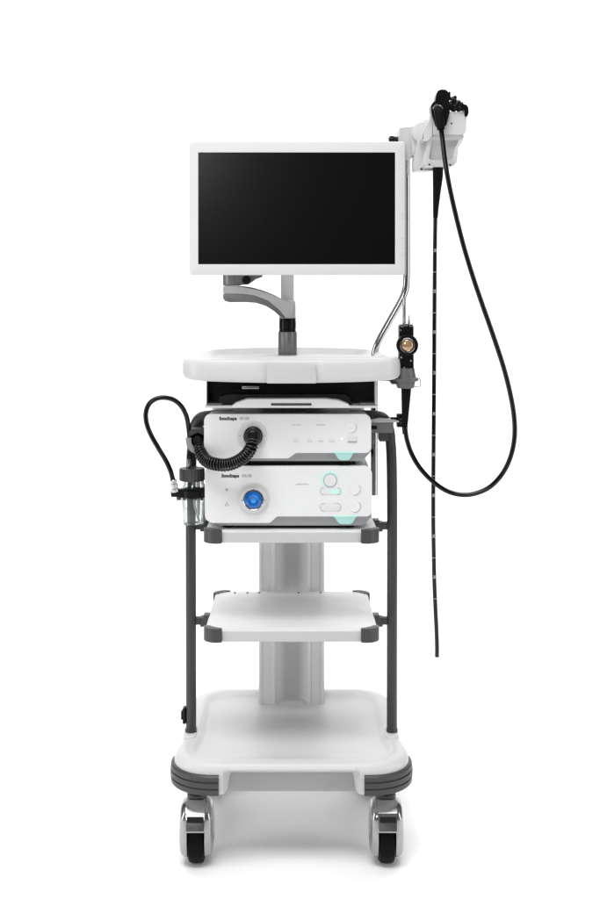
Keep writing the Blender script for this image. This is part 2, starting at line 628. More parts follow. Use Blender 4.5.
# ---- shelves
def shelf(zt):
    x0, x1, y0, y1 = -0.228, 0.228, 0.0, 0.392
    th = 0.034

    def R(i, z):
        out = []
        for x, y in rrect(x0 + i, x1 - i, y0 + i, y1 - i, 0.032 - i * 0.5, n=8, m=10):
            out.append((x * (1 - 0.02 * sstep(0, 0.4, y)), y, z))
        return out
    s = obj('shelf', loft([R(0.012, zt - th), R(0.003, zt - th + 0.001), R(0.0, zt - th + 0.004), R(0.0, zt - 0.006), R(0.0015, zt - 0.002),
                           R(0.006, zt), R(0.03, zt)]), 'whitep', tr)
    for sx in (-1, 1):
        for fy in (0, 1):
            # L-shaped corner cap
            L = 0.050
            o = 0.005
            a, r = x1 + o, 0.036
            ring_pts = []
            for rad, off in ((r, 0), ):
                pass
            outer = [(a - L, y0 - o)] + [(a - r + r * math.cos(t), y0 - o + r + r * math.sin(t)) for t in
                                         [(-PI / 2) + PI / 2 * k / 10 for k in range(11)]] + [(a, y0 - o + L * 0.8)]
            inner = [(a - 0.016, y0 - o + L * 0.8), (a - 0.018, y0 + 0.022), (a - 0.034, y0 + 0.0095), (a - L, y0 + 0.009)]
            pts = outer + inner
            if fy:
                pts = [(x * 0.982, y0 + y1 - y) for x, y in pts]
            pts = [(sx * x, y) for x, y in pts]
            obj('corner_bumper', prism(pts, zt - th - 0.0005, zt + 0.0022, 'Z', 0.003), 'dgrey', s)
    obj('edge_trim', box(-0.182, 0.182, y0 - 0.0012, y0 + 0.004, zt - 0.0325, zt - 0.0055, 0.001), 'trim', s)
    # little locating pegs near the rear edge
    b = new()
    for px in (-0.166, -0.129, -0.095, 0.02, 0.085):
        cyl((px, 0.368, zt - 0.001), (px, 0.368, zt + 0.003), 0.0032, 0.0008, 12, bm=b)
    objs('peg', b, 'mid', s)
    for sx in (-1, 1):
        bb = box(0.2265, 0.250, 0.125, 0.155, zt - 0.030, zt - 0.004, 0.003)
        box(0.247, 0.264, 0.127, 0.147, zt - 0.025, zt - 0.0045, 0.003, bm=bb)
        box(0.2245, 0.241, 0.128, 0.163, zt - 0.016, zt + 0.001, 0.002, bm=bb)
        for v in bb.verts:
            v.co.x *= sx
        obj('shelf_bracket', bb, 'dgrey', tr)
    return s


ZS1 = Z(530.5, 0.0)
ZS2 = Z(629.5, 0.0)
shelf(ZS1)
shelf(ZS2)

# ---- top tray
TY0, TY1 = -0.045, 0.42
ZT = 1.3265
ZB = 1.2585


def tray_ring(z, i, bow=0.0):
    out = []
    for x, y in rrect(-0.292 + i, 0.292 - i, TY0 + i, TY1 - i, 0.055 - i * 0.3, n=12, m=30):
        t = (y - TY0) / (TY1 - TY0)
        x2 = x * (1 - 0.12 * sstep(0.3, 1.0, t) - 0.03 * (1 - sstep(0.0, 0.25, t)))
        k = 1 - (x / 0.292) ** 2
        y2 = y - 0.018 * k * (1 - sstep(0, 0.4, t)) + 0.0 * k
        y2 -= 0.13 * min(abs(x) / 0.292, 1) ** 2.6 * sstep(0.45, 1.0, t)
        # the flat pull at the middle of the front
        if t < 0.2 and abs(x) < 0.064:
            y2 += 0.006
        out.append((x2, y2, z + bow * (x / 0.292) ** 2))
    return out


tray = obj('top_tray', loft([tray_ring(ZB, 0.035, 0.006), tray_ring(ZB + 0.001, 0.014, 0.006), tray_ring(ZB + 0.005, 0.005, 0.006),
                             tray_ring(ZB + 0.013, 0.001, 0.005), tray_ring(ZB + 0.022, 0.0, 0.003), tray_ring(ZT - 0.024, 0.0), tray_ring(ZT - 0.013, 0.002),
                             tray_ring(ZT - 0.0075, 0.006), tray_ring(ZT - 0.0045, 0.013), tray_ring(ZT - 0.0035, 0.022), tray_ring(ZT - 0.0048, 0.031),
                             tray_ring(ZT - 0.003, 0.035), tray_ring(ZT - 0.0005, 0.039), tray_ring(ZT, 0.044), tray_ring(ZT - 0.001, 0.050),
                             tray_ring(ZT - 0.012, 0.060), tray_ring(ZT - 0.016, 0.072), tray_ring(ZT - 0.016, 0.12)]), 'white', tr, sharp=55)
fy = TY0 - 0.0185
obj('pull_plate', pxprism([(267.5, 364.5), (315.5, 364.5), (316.5, 383.3), (266.5, 383.3)], fy, 0.02, r=0.003, bev=0.002), 'pull', tray)

# ---- drawer bay under the tray (open black box with a pale lip)
HY = 0.02
hx0, hx1 = X(206.5, HY), X(377, HY)
hz0, hz1 = Z(404.5, HY), ZB + 0.004
b = new()
box(hx0, hx1, HY + 0.06, 0.36, hz0, hz1 - 0.004, bm=b)                 # back body
box(hx0, hx0 + 0.004, HY, HY + 0.06, hz0, hz1, 0.0008, bm=b)
box(hx1 - 0.004, hx1, HY, HY + 0.06, hz0, hz1, 0.0008, bm=b)
box(hx0 + 0.004, hx1 - 0.004, HY + 0.002, HY + 0.06, hz1 - 0.006, hz1, bm=b)
bay = obj('drawer_bay', b, 'cavity', tr)
b = box(X(205, HY), X(378, HY), HY - 0.006, 0.36, Z(407.8, HY), Z(405.3, HY), 0.0008)
obj('bay_lip', b, 'whitep', bay)
obj('bay_bracket', box(X(374.8, HY), X(378, HY), HY - 0.004, HY + 0.03, Z(405.2, HY), ZB + 0.002, 0.001), 'lgrey', bay)
b = box(X(207.5, HY), X(222, HY), HY - 0.002, HY + 0.04, Z(405.2, HY), Z(403.3, HY), 0.0006)
box(X(360, HY), X(375, HY), HY - 0.002, HY + 0.04, Z(405.2, HY), Z(402.8, HY), 0.0006, bm=b)
objs('slide_rail', b, 'mid', bay)
obj('latch', box(X(242, HY), X(259, HY), HY - 0.004, HY + 0.06, Z(389, HY), Z(386, HY), 0.0015), 'satin', bay)
obj('rail_block', pxprism([(218, 407), (219.5, 397), (228, 394.5), (345, 394.5), (350, 398), (353, 407)], HY + 0.005, HY + 0.05, r=0.002), 'cavity', bay)
# white sliding keyboard drawer
DY = -0.012
dr = obj('keyboard_drawer', pxprism([(230, 407.5), (236, 403), (247, 399.3), (325, 399.0), (339, 400.5), (348, 404), (351, 407.5)], DY, 0.3,
                                    r=[0, .01, .01, .01, .01, .01, 0], bev=0.001), 'whitep', tr)
obj('finger_slot', box(X(271, DY), X(311.5, DY), DY - 0.0008, DY + 0.01, Z(405.6, DY), Z(403.2, DY), 0.0006), 'dgrey', dr)

# ---- monitor pillar and arm
AY = 0.30
px = X(287.5, AY)
pil = obj('pillar', cyl((px, AY, ZT - 0.02), (px, AY, Z(331.5, AY)), 0.0272, 0.0015, 40), 'mid', tr)
b = lathe([(0.0240, 0), (0.0245, 0.001), (0.0245, 0.006), (0.0232, 0.007), (0.0232, 0.0085), (0.0245, 0.0095), (0.0245, 0.033), (0.0232, 0.034),
           (0.0232, 0.0355), (0.0245, 0.0365), (0.0245, 0.040), (0.023, 0.041)], (px, AY, Z(332, AY)), (0, 0, 1), 40)
obj('collar', b, 'black', pil)
arm = obj('monitor_arm', lathe([(0.0232, 0), (0.0238, 0.001), (0.0238, 0.040), (0.0225, 0.048), (0.018, 0.053)],
                               (px, AY, Z(318.3, AY)), (0, 0, 1), 40), 'lgrey', tr)
A0 = AY - 0.034
up = [(223, 285.8), (232, 285.6), (243, 287), (255, 289.3), (268, 293.3), (280, 298.5), (289, 303), (292, 306), (292, 316), (286, 318),
      (279, 309.5), (268, 300.5), (255, 295.5), (243, 293.8), (232, 293.6), (223, 293.5)]
obj('upper_cover', pxprism(up, A0, AY + 0.02, r=0.004, bev=0.003), 'lgrey', arm)
lo = [(223, 293.7), (232, 293.8), (243, 294), (255, 295.8), (268, 300.8), (279, 309.8), (286, 318), (281, 317.5), (274, 311), (266, 306),
      (256, 302.8), (245, 302), (230, 302.3), (225, 301), (223, 298)]
obj('lower_cover', pxprism(lo, A0 + 0.002, AY + 0.018, r=0.004, bev=0.002), 'mid', arm)
obj('arm_ridge', tube(smooth_path([P(236, 287.2, A0 + 0.02), P(248, 288.2, A0 + 0.02), P(260, 291, A0 + 0.02), P(272, 295.5, A0 + 0.02),
                                   P(284, 301.8, A0 + 0.02)]), 0.0045, 12), 'mid', arm)
# elbow block rising behind the screen
b = cyl(P(232, 285.5, AY - 0.005), P(232, 262, AY - 0.005), 0.0265, 0.002, 40)
obj('elbow', b, 'mid', arm)
b = pxprism([(232, 250), (270, 250), (262, 277), (256, 279), (248, 284.5), (240, 285), (232, 283)], AY - 0.03, AY + 0.02, r=0.004, bev=0.003)
obj('second_link', b, 'mid', arm)
b = cyl(P(246.5, 280, AY - 0.045), P(246.5, 280, AY - 0.01), 0.0125, 0.003)
obj('tension_knob', b, 'black', arm)
# link from elbow to the back of the screen
b = box(X(232, AY), X(300, AY), 0.20, 0.26, Z(252, 0.25), Z(225, 0.25), 0.006)
box(X(285, 0.2), X(310, 0.2), 0.150, 0.21, Z(245, 0.2), Z(185, 0.2), 0.004, bm=b)
box(X(228, AY), X(240, AY), 0.20, AY + 0.01, Z(252, 0.25), Z(228, 0.25), 0.006, bm=b)
obj('screen_mount', b, 'mid', arm)
# pale upright behind the arm
b = box(X(281, AY + 0.03), X(294, AY + 0.03), AY + 0.0, AY + 0.035, Z(306, AY + 0.03), Z(240, AY + 0.03), 0.004)
obj('cable_cover', b, 'bezel', arm)

# ---- clamp on the right post
CYc = 0.10
b = pxprism([(369.2, 419.5), (392.5, 419.5), (393.5, 422), (393.5, 432.5), (391, 433), (369.2, 433)], CYc, 0.165, r=0.001, bev=0.0015)
cl = obj('clamp', b, 'mid', tr)
obj('clamp_foot', pxprism([(379.3, 432), (389, 432), (389, 440), (387, 441.5), (379.3, 441.5)], CYc + 0.005, 0.16, r=0.001, bev=0.001), 'dgrey', cl)
obj('clamp_slot', box(X(369.8, CYc), X(377, CYc), CYc - 0.0008, CYc + 0.02, Z(429.3, CYc), Z(425.7, CYc), 0.0006), 'black', cl)
obj('clamp_plate', pxprism([(369.2, 420), (380, 418.3), (399, 420.6), (399, 422.3), (369.2, 422.6)], CYc - 0.012, 0.15, r=0.001, bev=0.0008), 'lgrey', cl)
b = new()
cyl(P(390.5, 419, CYc + 0.01), P(397, 419, CYc + 0.01), 0.0055, 0, bm=b)
k0 = P(399.5, 420.3, CYc + 0.01)
n = 48
rr = []
for hx, f in ((-0.008, 0.88), (-0.006, 1.0), (0.006, 1.0), (0.008, 0.88)):
    rr.append([k0 + Vector((hx, f * (0.0175 + 0.0028 * math.cos(6 * 2 * PI * q / n)) * math.cos(2 * PI * q / n),
                            f * (0.0175 + 0.0028 * math.cos(6 * 2 * PI * q / n)) * math.sin(2 * PI * q / n))) for q in range(n)])
loft(rr, bm=b)
obj('clamp_knob', b, 'black', cl)

# ---- polished hanger pole
PY = 0.19
pts = [P(374.2, 495, PY), P(374.2, 460, PY), P(374.2, 420, PY), P(374.2, 385, PY), P(374.4, 362, PY), P(375.6, 349, PY), P(381, 336.5, PY),
       P(391, 318.5, PY), P(400.5, 301.5, PY), P(405, 291, PY), P(406.4, 280, PY), P(406.6, 262, PY), P(406.6, 220, PY), P(406.6, 180, PY),
       P(406.6, 150, PY)]
obj('hanger_pole', tube(smooth_path(pts, 8), 0.0096, 24), 'chrome', tr)

# ---- white scope hanger
HYf = 0.10
hg = obj('scope_hanger', pxprism([(399.5, 127.5), (413, 126.5), (414, 129), (413.7, 156.5), (411, 158), (399.5, 158)], HYf + 0.03, 0.225, r=0.003, bev=0.004),
         'white', tr)
obj('hanger_arm', pxprism([(411, 126.5), (416, 124), (421, 121.2), (427, 119), (432, 117), (433, 140), (425, 150), (412, 156)], HYf + 0.01, HYf + 0.06, r=0.003, bev=0.003),
    'white', hg)
# round pivot
pc = P(423, 132, HYf)
obj('pivot', lathe([(0.030, 0.03), (0.030, 0.008), (0.0285, 0.002), (0.024, 0.0)], pc - Vector((0, 0.004, 0)), (0, 1, 0), 48), 'white', hg)
b = new()
for sx_, sy_ in ((426.1, 125.8), (424.8, 132.4)):
    q = P(sx_, sy_, HYf - 0.0045)
    cyl(q, q + Vector((0, 0.004, 0)), 0.0026, 0.0004, 14, bm=b)
objs('pivot_screw', b, 'mid', hg)
# side wing that hangs down on the left
obj('hanger_wing', pxprism([(418, 140), (428, 134), (434, 150), (434, 170.3), (416, 170.6), (414.3, 168.5), (414.6, 157), (416.5, 148)], HYf - 0.02, HYf + 0.05,
                           r=[.003, .003, .003, .002, .004, .004, .004, .004], bev=0.004), 'white', hg)
# cradle: upper collar with U mouth, lower tapering apron with a sunk window
fY = 0.02
obj('cradle', pxprism([(430.8, 112), (437, 111.4), (446, 111.4), (464.5, 111.6), (466.6, 114.5), (466.2, 131.5), (463.8, 134.5), (432, 134.5), (429.2, 140), (425.5, 141),
                       (421.5, 139), (423.5, 130), (429, 121)], fY, fY + 0.11,
                      r=[.005, .002, .002, .005, .005, .005, .003, .003, .003, .003, .004, .006, .01], bev=0.0045), 'white', hg)
apr = roundpoly([(X(429, fY), Z(134, fY)), (X(465, fY), Z(134, fY)), (X(462.8, fY), Z(141.5, fY)), (X(459, fY), Z(147, fY)), (X(457.3, fY), Z(162, fY)),
                 (X(453.5, fY), Z(166, fY)), (X(426.5, fY), Z(166, fY)), (X(423.5, fY), Z(164, fY)), (X(426.5, fY), Z(150, fY))], 0.006, 5)
win = roundpoly([(X(433, fY), Z(138.5, fY)), (X(460, fY), Z(138.5, fY)), (X(457.5, fY), Z(144, fY)), (X(455, fY), Z(148, fY)), (X(453, fY), Z(158, fY)),
                 (X(451, fY), Z(159.5, fY)), (X(431, fY), Z(159.5, fY)), (X(429.5, fY), Z(157.5, fY)), (X(430.5, fY), Z(148, fY))], 0.004, 5)
y0 = fY + 0.006
rings = [[(x, fY + 0.10, z) for x, z in apr], [(x, y0 + 0.004, z) for x, z in apr]]
cxm = sum(p[0] for p in apr) / len(apr)
czm = sum(p[1] for p in apr) / len(apr)
rings.append([(cxm + (x - cxm) * 0.985, y0 + 0.001, czm + (z - czm) * 0.975) for x, z in apr])
rings.append([(cxm + (x - cxm) * 0.96, y0, czm + (z - czm) * 0.94) for x, z in apr])
rings.append([(x, y0 + 0.002, z) for x, z in win])
rings.append([(cxm + (x - cxm) * 0.96, y0 + 0.016, czm + (z - czm) * 0.92) for x, z in win])
obj('apron', loft(rings), 'white', hg, sharp=45)
b = new()
for sx_, sy_ in ((451.6, 123.2), (429.5, 164.3), (450.3, 164.8)):
    q = P(sx_, sy_, fY - 0.0005)
    cyl(q, q + Vector((0, 0.008, 0)), 0.0024, 0.0004, 14, bm=b)
q = P(421.5, 168.8, HYf - 0.0205)
cyl(q, q + Vector((0, 0.004, 0)), 0.003, 0.0004, 14, bm=b)
objs('cradle_screw', b, 'black', hg)
# knob that locks the hanger on the pole, peeping over the screen
b = cyl(P(401, 139.3, 0.18), P(395, 139.3, 0.18), 0.008, 0.001)
cyl(P(396.5, 138.6, 0.18), P(388.6, 139.6, 0.18), 0.0075, 0.002, bm=b)
cyl(P(391.8, 139, 0.18), P(391.8, 135.8, 0.18), 0.0065, 0.0015, bm=b)
obj('lock_knob', b, 'black', hg)

# ---- socket on the tray edge that holds the scope plug
KY = 0.03
kc = Vector((X(405.5, KY), KY, 0))
b = lathe([(0.012, Z(388.3, KY)), (0.021, Z(388, KY)), (0.0235, Z(386.5, KY)), (0.026, Z(381.5, KY)), (0.0335, Z(380.5, KY)), (0.0345, Z(379.3, KY)), (0.0335, Z(378, KY)),
           (0.028, Z(377, KY)), (0.024, Z(370, KY)), (0.0235, Z(368, KY)), (0.020, Z(367.7, KY)), (0.019, Z(378, KY))], kc, (0, 0, 1), 44)
sk = obj('plug_holder', b, 'gun', tr)
b = box(X(391, KY), X(400, KY), KY - 0.012, KY + 0.05, Z(384, KY), Z(380.7, KY), 0.002)
box(X(380, KY), X(398, KY), KY + 0.01, KY + 0.05, Z(381.5, KY), Z(377.5, KY), 0.002, bm=b)
obj('holder_bracket', b, 'dgrey', sk)
b = tube(smooth_path([P(413, 386.6, KY), P(417, 386.7, KY), P(420, 386.4, KY), P(420.6, 384.5, KY), P(420.3, 380, KY), P(418.3, 377.2, KY)], 5), 0.0012, 10)
obj('wire_loop', b, 'satin', sk)

# ---- hook and bottle bracket on the left post
GY = 0.030
ho = [(185.3, 438.3), (191, 438.3), (191.5, 444), (194.5, 448), (199, 448.5), (203, 446), (204, 438.3), (209.5, 438.3), (209.5, 451.5), (205, 452.5),
      (199, 454), (192, 452.5), (187, 448)]
hk = obj('cable_hook', pxprism(ho, GY, GY + 0.09, r=0.002, bev=0.0015), 'hook', tr)
bk = obj('bottle_bracket', pxprism([(170.7, 491), (176, 489.5), (186, 488.8), (211, 487.5), (211.5, 495), (205, 497), (186, 497.3), (171, 497)],
                                                    0.040, 0.052, r=0.002, bev=0.0015), 'black', tr)

# ================================================================== MONITOR
mo = thing('monitor', 'flat white-framed screen, switched off, on a jointed grey arm above the tray', 'monitor')
MY = 0.10
mx0, mx1, mz0, mz1 = X(189.3, MY), X(405.2, MY), Z(275, MY), Z(141.3, MY)
sx0, sx1, sz0, sz1 = X(198.2, MY), X(395.2, MY), Z(264.2, MY), Z(152.2, MY)
out = [(mx0, mz0), (mx1, mz0), (mx1, mz1), (mx0, mz1)]


def rr2(x0, x1, z0, z1, r, y, n=6):
    return [(x, y, z) for x, z in rrect(x0, x1, z0, z1, r, n=n, m=2)]


rings = [rr2(mx0 + 0.03, mx1 - 0.03, mz0 + 0.03, mz1 - 0.03, 0.01, MY + 0.045), rr2(mx0 + 0.004, mx1 - 0.004, mz0 + 0.004, mz1 - 0.004, 0.008, MY + 0.036),
         rr2(mx0, mx1, mz0, mz1, 0.008, MY + 0.030), rr2(mx0, mx1, mz0, mz1, 0.008, MY + 0.003),
         rr2(mx0 + 0.001, mx1 - 0.001, mz0 + 0.001, mz1 - 0.001, 0.007, MY + 0.0008), rr2(mx0 + 0.003, mx1 - 0.003, mz0 + 0.003, mz1 - 0.003, 0.006, MY),
         rr2(sx0 - 0.001, sx1 + 0.001, sz0 - 0.001, sz1 + 0.001, 0.0015, MY), rr2(sx0, sx1, sz0, sz1, 0.001, MY + 0.001),
         rr2(sx0, sx1, sz0, sz1, 0.001, MY + 0.004)]
bz = obj('housing', loft(rings), 'bezel', mo)
obj('screen', box(sx0, sx1, MY + 0.0025, MY + 0.005, sz0, sz1), 'screen', mo)
for by in (214, 218.5, 238, 248, 255):
    obj('button', box(X(401.3, MY), X(403.8, MY), MY - 0.0007, MY + 0.001, Z(by + 0.5, MY), Z(by, MY), 0.0), 'pink', mo)
obj('back_mount', box(-0.04, 0.075, MY + 0.0445, MY + 0.054, 1.62, 1.735, 0.002), 'mid', mo)


# ================================================================== INSTRUMENTS
DFY = 0.012


def instrument(name, label, L, R, T, B, faceB, diag, txt, depth=0.34, kind=0):
    """L,R,T,B photo pixels at the front plane"""
    t = thing(name, label, 'medical device')
    Y = DFY
    # case
    cw = [(L + 1.5, T + 1), (R - 1, T + 1), (R - 0.3, B - 9), (R - 9, B), (L + 14, B), (L + 2, B - 6)]
    body = obj('case', pxprism(cw, Y + 0.004, Y + depth, r=[.02, .02, .016, .014, .01, .01], bev=0.004, n=8), 'body', t, sharp=30)
    w = [(L, T), (R, T), (R, faceB), (diag[0], faceB), (diag[1], B - 2.5), (L, B - 2.5)]
    pts = roundpoly([(X(a, Y - 0.006), Z(c, Y - 0.006)) for a, c in w], [0.020, 0.022, 0.016, 0.008, 0.008, 0.024], 9)
    fa = obj('front_panel', prism(pts, Y - 0.006, Y + 0.012, 'Y', 0.0035, 4), 'fascia', t, sharp=30)
    return t, body, fa


FP = DFY - 0.006     # plane of the front panels


def fx(p):
    return X(p, FP)


def fz(p):
    return Z(p, FP)


ip, ip_body, ip_face = instrument('image_processor', 'slimmer upper medical unit with a black coiled cable plugged into its front',
                                  204, 371.2, 414.3, 461, 453, (296, 288), '')
ls, ls_body, ls_face = instrument('light_source', 'taller lower medical unit with a bright blue round knob on its front',
                                  204.8, 372, 466.3, 525.5, 516.5, (277, 270), '')

# feet
for t, bz_, zf in ((ip, 461, Z(466.3, 0.0)), (ls, 525.5, ZS1)):
    for sx in (-1, 1):
        for yy in (0.05, 0.30):
            zt = Z(bz_, DFY)
            obj('foot', cyl((-0.008 + sx * 0.16, yy, zf), (-0.008 + sx * 0.16, yy, zt + 0.002), 0.016, 0.001), 'rubber', t)
# black blocks painting in the shadow gap beneath each unit
obj('gap_shade', box(fx(234), fx(352), 0.035, 0.33, ZS1 + 0.0005, Z(525, DFY) + 0.002, 0.002), 'black', ls)
obj('gap_shade', box(fx(222), fx(356), 0.03, 0.33, Z(466.3, 0) + 0.0005, Z(461, DFY) + 0.002, 0.002), 'black', ip)

# teal tabs
for t, y in ((ip, 452.3), (ls, 516.2)):
    r_ = 0.9 if t is ip else 1.1
    e = 2.5 if t is ls else 0
    pts = [(334, y), (354 + e, y), (350 + e, y + 6.8), (347.5 + e, y + 8.0), (341, y + 8.0), (338.3, y + 6.6)]
    obj('accent_tab', pxprism(pts, FP + 0.0005, FP + 0.014, r=0.001, bev=0.0006), 'teal', t)
    obj('accent_edge', pxprism([(333, y - 0.8), (355 + e, y - 0.8), (354.5 + e, y + 0.6), (333.5, y + 0.6)], FP - 0.0006, FP + 0.010, bev=0.0), 'tealg', t)

# maker's lettering
text('maker_lettering', 'SonoScape', (fx(219.3), FP - 0.0003, fz(420.0)), 0.0122, 'ink', ip, bold=0.0005, sx=0.86)
text('model_lettering', 'HD-350', (fx(239.6), FP - 0.0003, fz(419.8)), 0.0105, 'gink', ip, sx=0.72)
text('maker_lettering', 'SonoScape', (fx(221.6), FP - 0.0003, fz(477.3)), 0.0122, 'ink', ls, bold=0.0005, sx=0.86)
text('model_lettering', 'HDL-35E', (fx(241.8), FP - 0.0003, fz(477.1)), 0.0105, 'gink', ls, sx=0.66)

# upper unit controls
b = lathe([(0.041, 0.0), (0.0405, 0.0012), (0.036, 0.0022), (0.030, 0.0024)], (fx(252.3), FP + 0.0005, fz(435.6)), (0, -1, 0), 56)
sock = obj('socket_ring', b, 'white', ip)
b = new()
for a in (0, 90, 180):
    c, s = math.cos(math.radians(a)), math.sin(math.radians(a))
    cx, cz = fx(252.3) + 0.033 * c, fz(435.6) + 0.033 * s
    box(cx - (0.0022 if a != 90 else 0.0006), cx + (0.0022 if a != 90 else 0.0006), FP - 0.0032, FP - 0.001,
        cz - (0.0022 if a == 90 else 0.0006), cz + (0.0022 if a == 90 else 0.0006), bm=b)
objs('socket_tick', b, 'gink', sock)


def push_button(t, px, py, r, ink='tan', a0=-100, a1=40):
    cx, cz = fx(px), fz(py)
    o = obj('button', lathe([(r, -0.001), (r, 0.0008), (r - 0.001, 0.0016), (r * 0.6, 0.0010), (r * 0.2, 0.0008)], (cx, FP, cz), (0, -1, 0), 40), 'fascia', t)
    obj('button_rim', ring(cx, cz, FP, r - 0.0004, r + 0.0011, 0.0012, a0=a0, a1=a1), ink, o)
    return o


push_button(ip, 350.5, 427.3, 0.0145, 'tan', -75, 30)
for px in (296.5, 310, 321, 332):
    cx, cz = fx(px), fz(440)
    o = obj('button', box(cx - 0.007, cx + 0.007, FP - 0.001, FP + 0.002, cz - 0.0035, cz + 0.0035, 0.001), 'bezel', ip)
    obj('button_rim', box(cx - 0.0065, cx + 0.0065, FP - 0.0008, FP + 0.002, cz - 0.0047, cz - 0.0037), 'pink', o)
b = new()
for a, c in ((292, 301), (316, 325)):
    for k in range(1):
        u = a
        box(fx(u), fx(c), FP - 0.0004, FP + 0.001, fz(425.4), fz(424.4), bm=b)
objs('legend_mark', b, 'pink', ip)
obj('status_light', cyl((fx(342), FP + 0.001, fz(438.7)), (fx(342), FP - 0.0012, fz(438.7)), 0.0022, 0.0004, 16), 'led', ip)
o = obj('card_slot', box(fx(347.3), fx(357.3), FP - 0.0012, FP + 0.002, fz(441.8), fz(436.2), 0.0012), 'plate', ip)
obj('slot_edge', box(fx(347.8), fx(356.8), FP - 0.0017, FP + 0.001, fz(442.3), fz(441.2)), 'gink', o)

# lower unit: knob
kx, kz = fx(253.6), fz(499.3)
o = obj('knob_dial', lathe([(0.0435, 0.0), (0.043, 0.0015), (0.039, 0.003), (0.036, 0.0032), (0.0345, 0.010), (0.032, 0.0125), (0.0265, 0.013), (0.0245, 0.011),
                            (0.024, 0.006)], (kx, FP + 0.0005, kz), (0, -1, 0), 64), 'white', ls)
obj('knob', lathe([(0.0236, 0.002), (0.0238, 0.012), (0.0215, 0.0155), (0.0150, 0.0190), (0.0075, 0.0175), (0.0, 0.0168)], (kx, FP, kz), (0, -1, 0), 15), 'blue', ls, sharp=6)
obj('dial_rim', lathe([(0.0243, 0.008), (0.0246, 0.0138), (0.0256, 0.0145), (0.0272, 0.0138), (0.0274, 0.0125)], (kx, FP, kz), (0, -1, 0), 56), 'chrome', o)
obj('knob_cap', lathe([(0.0078, 0.0172), (0.0070, 0.0195), (0.0040, 0.0208), (0.0, 0.0210)], (kx, FP, kz), (0, -1, 0), 9), 'bluel', o, sharp=6)
b = new()
for a in (0, 90, 180):
    c, s = math.cos(math.radians(a)), math.sin(math.radians(a))
    cx, cz = kx + 0.0298 * c, kz + 0.0298 * s
    box(cx - (0.0030 if a != 90 else 0.0007), cx + (0.0030 if a != 90 else 0.0007), FP - 0.0134, FP - 0.011,
        cz - (0.0022 if a == 90 else 0.0007), cz + (0.0022 if a == 90 else 0.0007), bm=b)
objs('dial_tick', b, 'gink', o)
# symbols
b = ring(fx(226.8), fz(489.8), FP, 0.0, 0.0022, 0.0004)
for k in range(8):
    a = k * PI / 4
    cx, cz = fx(226.8) + 0.0042 * math.cos(a), fz(489.8) + 0.0042 * math.sin(a)
    box(cx - 0.0006, cx + 0.0006, FP - 0.0004, FP + 0.001, cz - 0.0006, cz + 0.0006, bm=b)
obj('sun_symbol', b, 'gink', ls)
b = new()
cx, cz = fx(226.8), fz(504.3)
tri = [(cx - 0.005, cz - 0.0035), (cx + 0.005, cz - 0.0035), (cx, cz + 0.005)]
for i in range(3):
    p, q = Vector(tri[i]), Vector(tri[(i + 1) % 3])
    d = (q - p).normalized()
    nrm = Vector((-d.y, d.x)) * 0.0005
    prism([tuple(p - nrm), tuple(q - nrm), tuple(q + nrm), tuple(p + nrm)], FP - 0.0004, FP + 0.001, 'Y', bm=b)
obj('triangle_symbol', b, 'gink', ls)
b = new()
for k in range(1):
    u = 296
    box(fx(u), fx(308.5), FP - 0.0004, FP + 0.001, fz(485.0), fz(483.6), bm=b)
objs('legend_mark', b, 'pink', ls)
# lit main button with teal halo
cx, cz = fx(330.2), fz(480.3)
o = obj('main_button', lathe([(0.0165, -0.001), (0.0165, 0.0012), (0.0155, 0.0022), (0.010, 0.0018), (0.002, 0.0016)], (cx, FP, cz), (0, -1, 0), 44), 'bezel', ls)
obj('button_rim', ring(cx, cz, FP, 0.0160, 0.0176, 0.0016), 'gink', o)
obj('button_halo', ring(cx, cz, FP, 0.0178, 0.0212, 0.0006, a0=15, a1=235), 'tealg', o)
obj('halo_edge', ring(cx, cz, FP, 0.0214, 0.0262, 0.0004, a0=25, a1=220), 'mint', o)


def capsule(px, py, hw, hh, halo=False):
    cx, cz = fx(px), fz(py)
    pts = roundpoly([(cx - hw, cz - hh), (cx + hw, cz - hh), (cx + hw, cz + hh), (cx - hw, cz + hh)], hh, 8)
    o = obj('rocker_button', prism(pts, FP - 0.0016, FP + 0.002, 'Y', 0.0008), 'bezel', ls)
    for s in (-1, 1):
        a0, a1 = (90, 270) if s < 0 else (-90, 90)
        obj('button_rim', ring(cx + s * (hw - hh), cz, FP, hh - 0.0002, hh + 0.0012, 0.0012, a0=a0, a1=a1, n=20), 'gink', o)
    if halo:
        p2 = roundpoly([(cx, cz - hh * 0.8), (cx + hw * 0.9, cz - hh * 0.8), (cx + hw * 0.9, cz + hh * 0.8), (cx, cz + hh * 0.8)], [0, hh * .7, hh * .7, 0], 5)
        obj('lit_half', prism(p2, FP - 0.0020, FP, 'Y'), 'tealg', o)
    return o


capsule(330.5, 491.3, 0.026, 0.008, True)
capsule(330.5, 507.3, 0.026, 0.0095)
push_button(ls, 354.5, 489.3, 0.0150, 'tan', -95, 40)
push_button(ls, 354.5, 506.5, 0.0150, 'gink', -95, 40)
b = new()
for px_, py_ in ((293.4, 504), (301, 508.2), (308, 508.2), (338.4, 480.5)):
    q = Vector((fx(px_), FP, fz(py_)))
    cyl(q + Vector((0, 0.001, 0)), q - Vector((0, 0.0006, 0)), 0.0018, 0, 12, bm=b)
objs('indicator', b, 'tealg', ls)

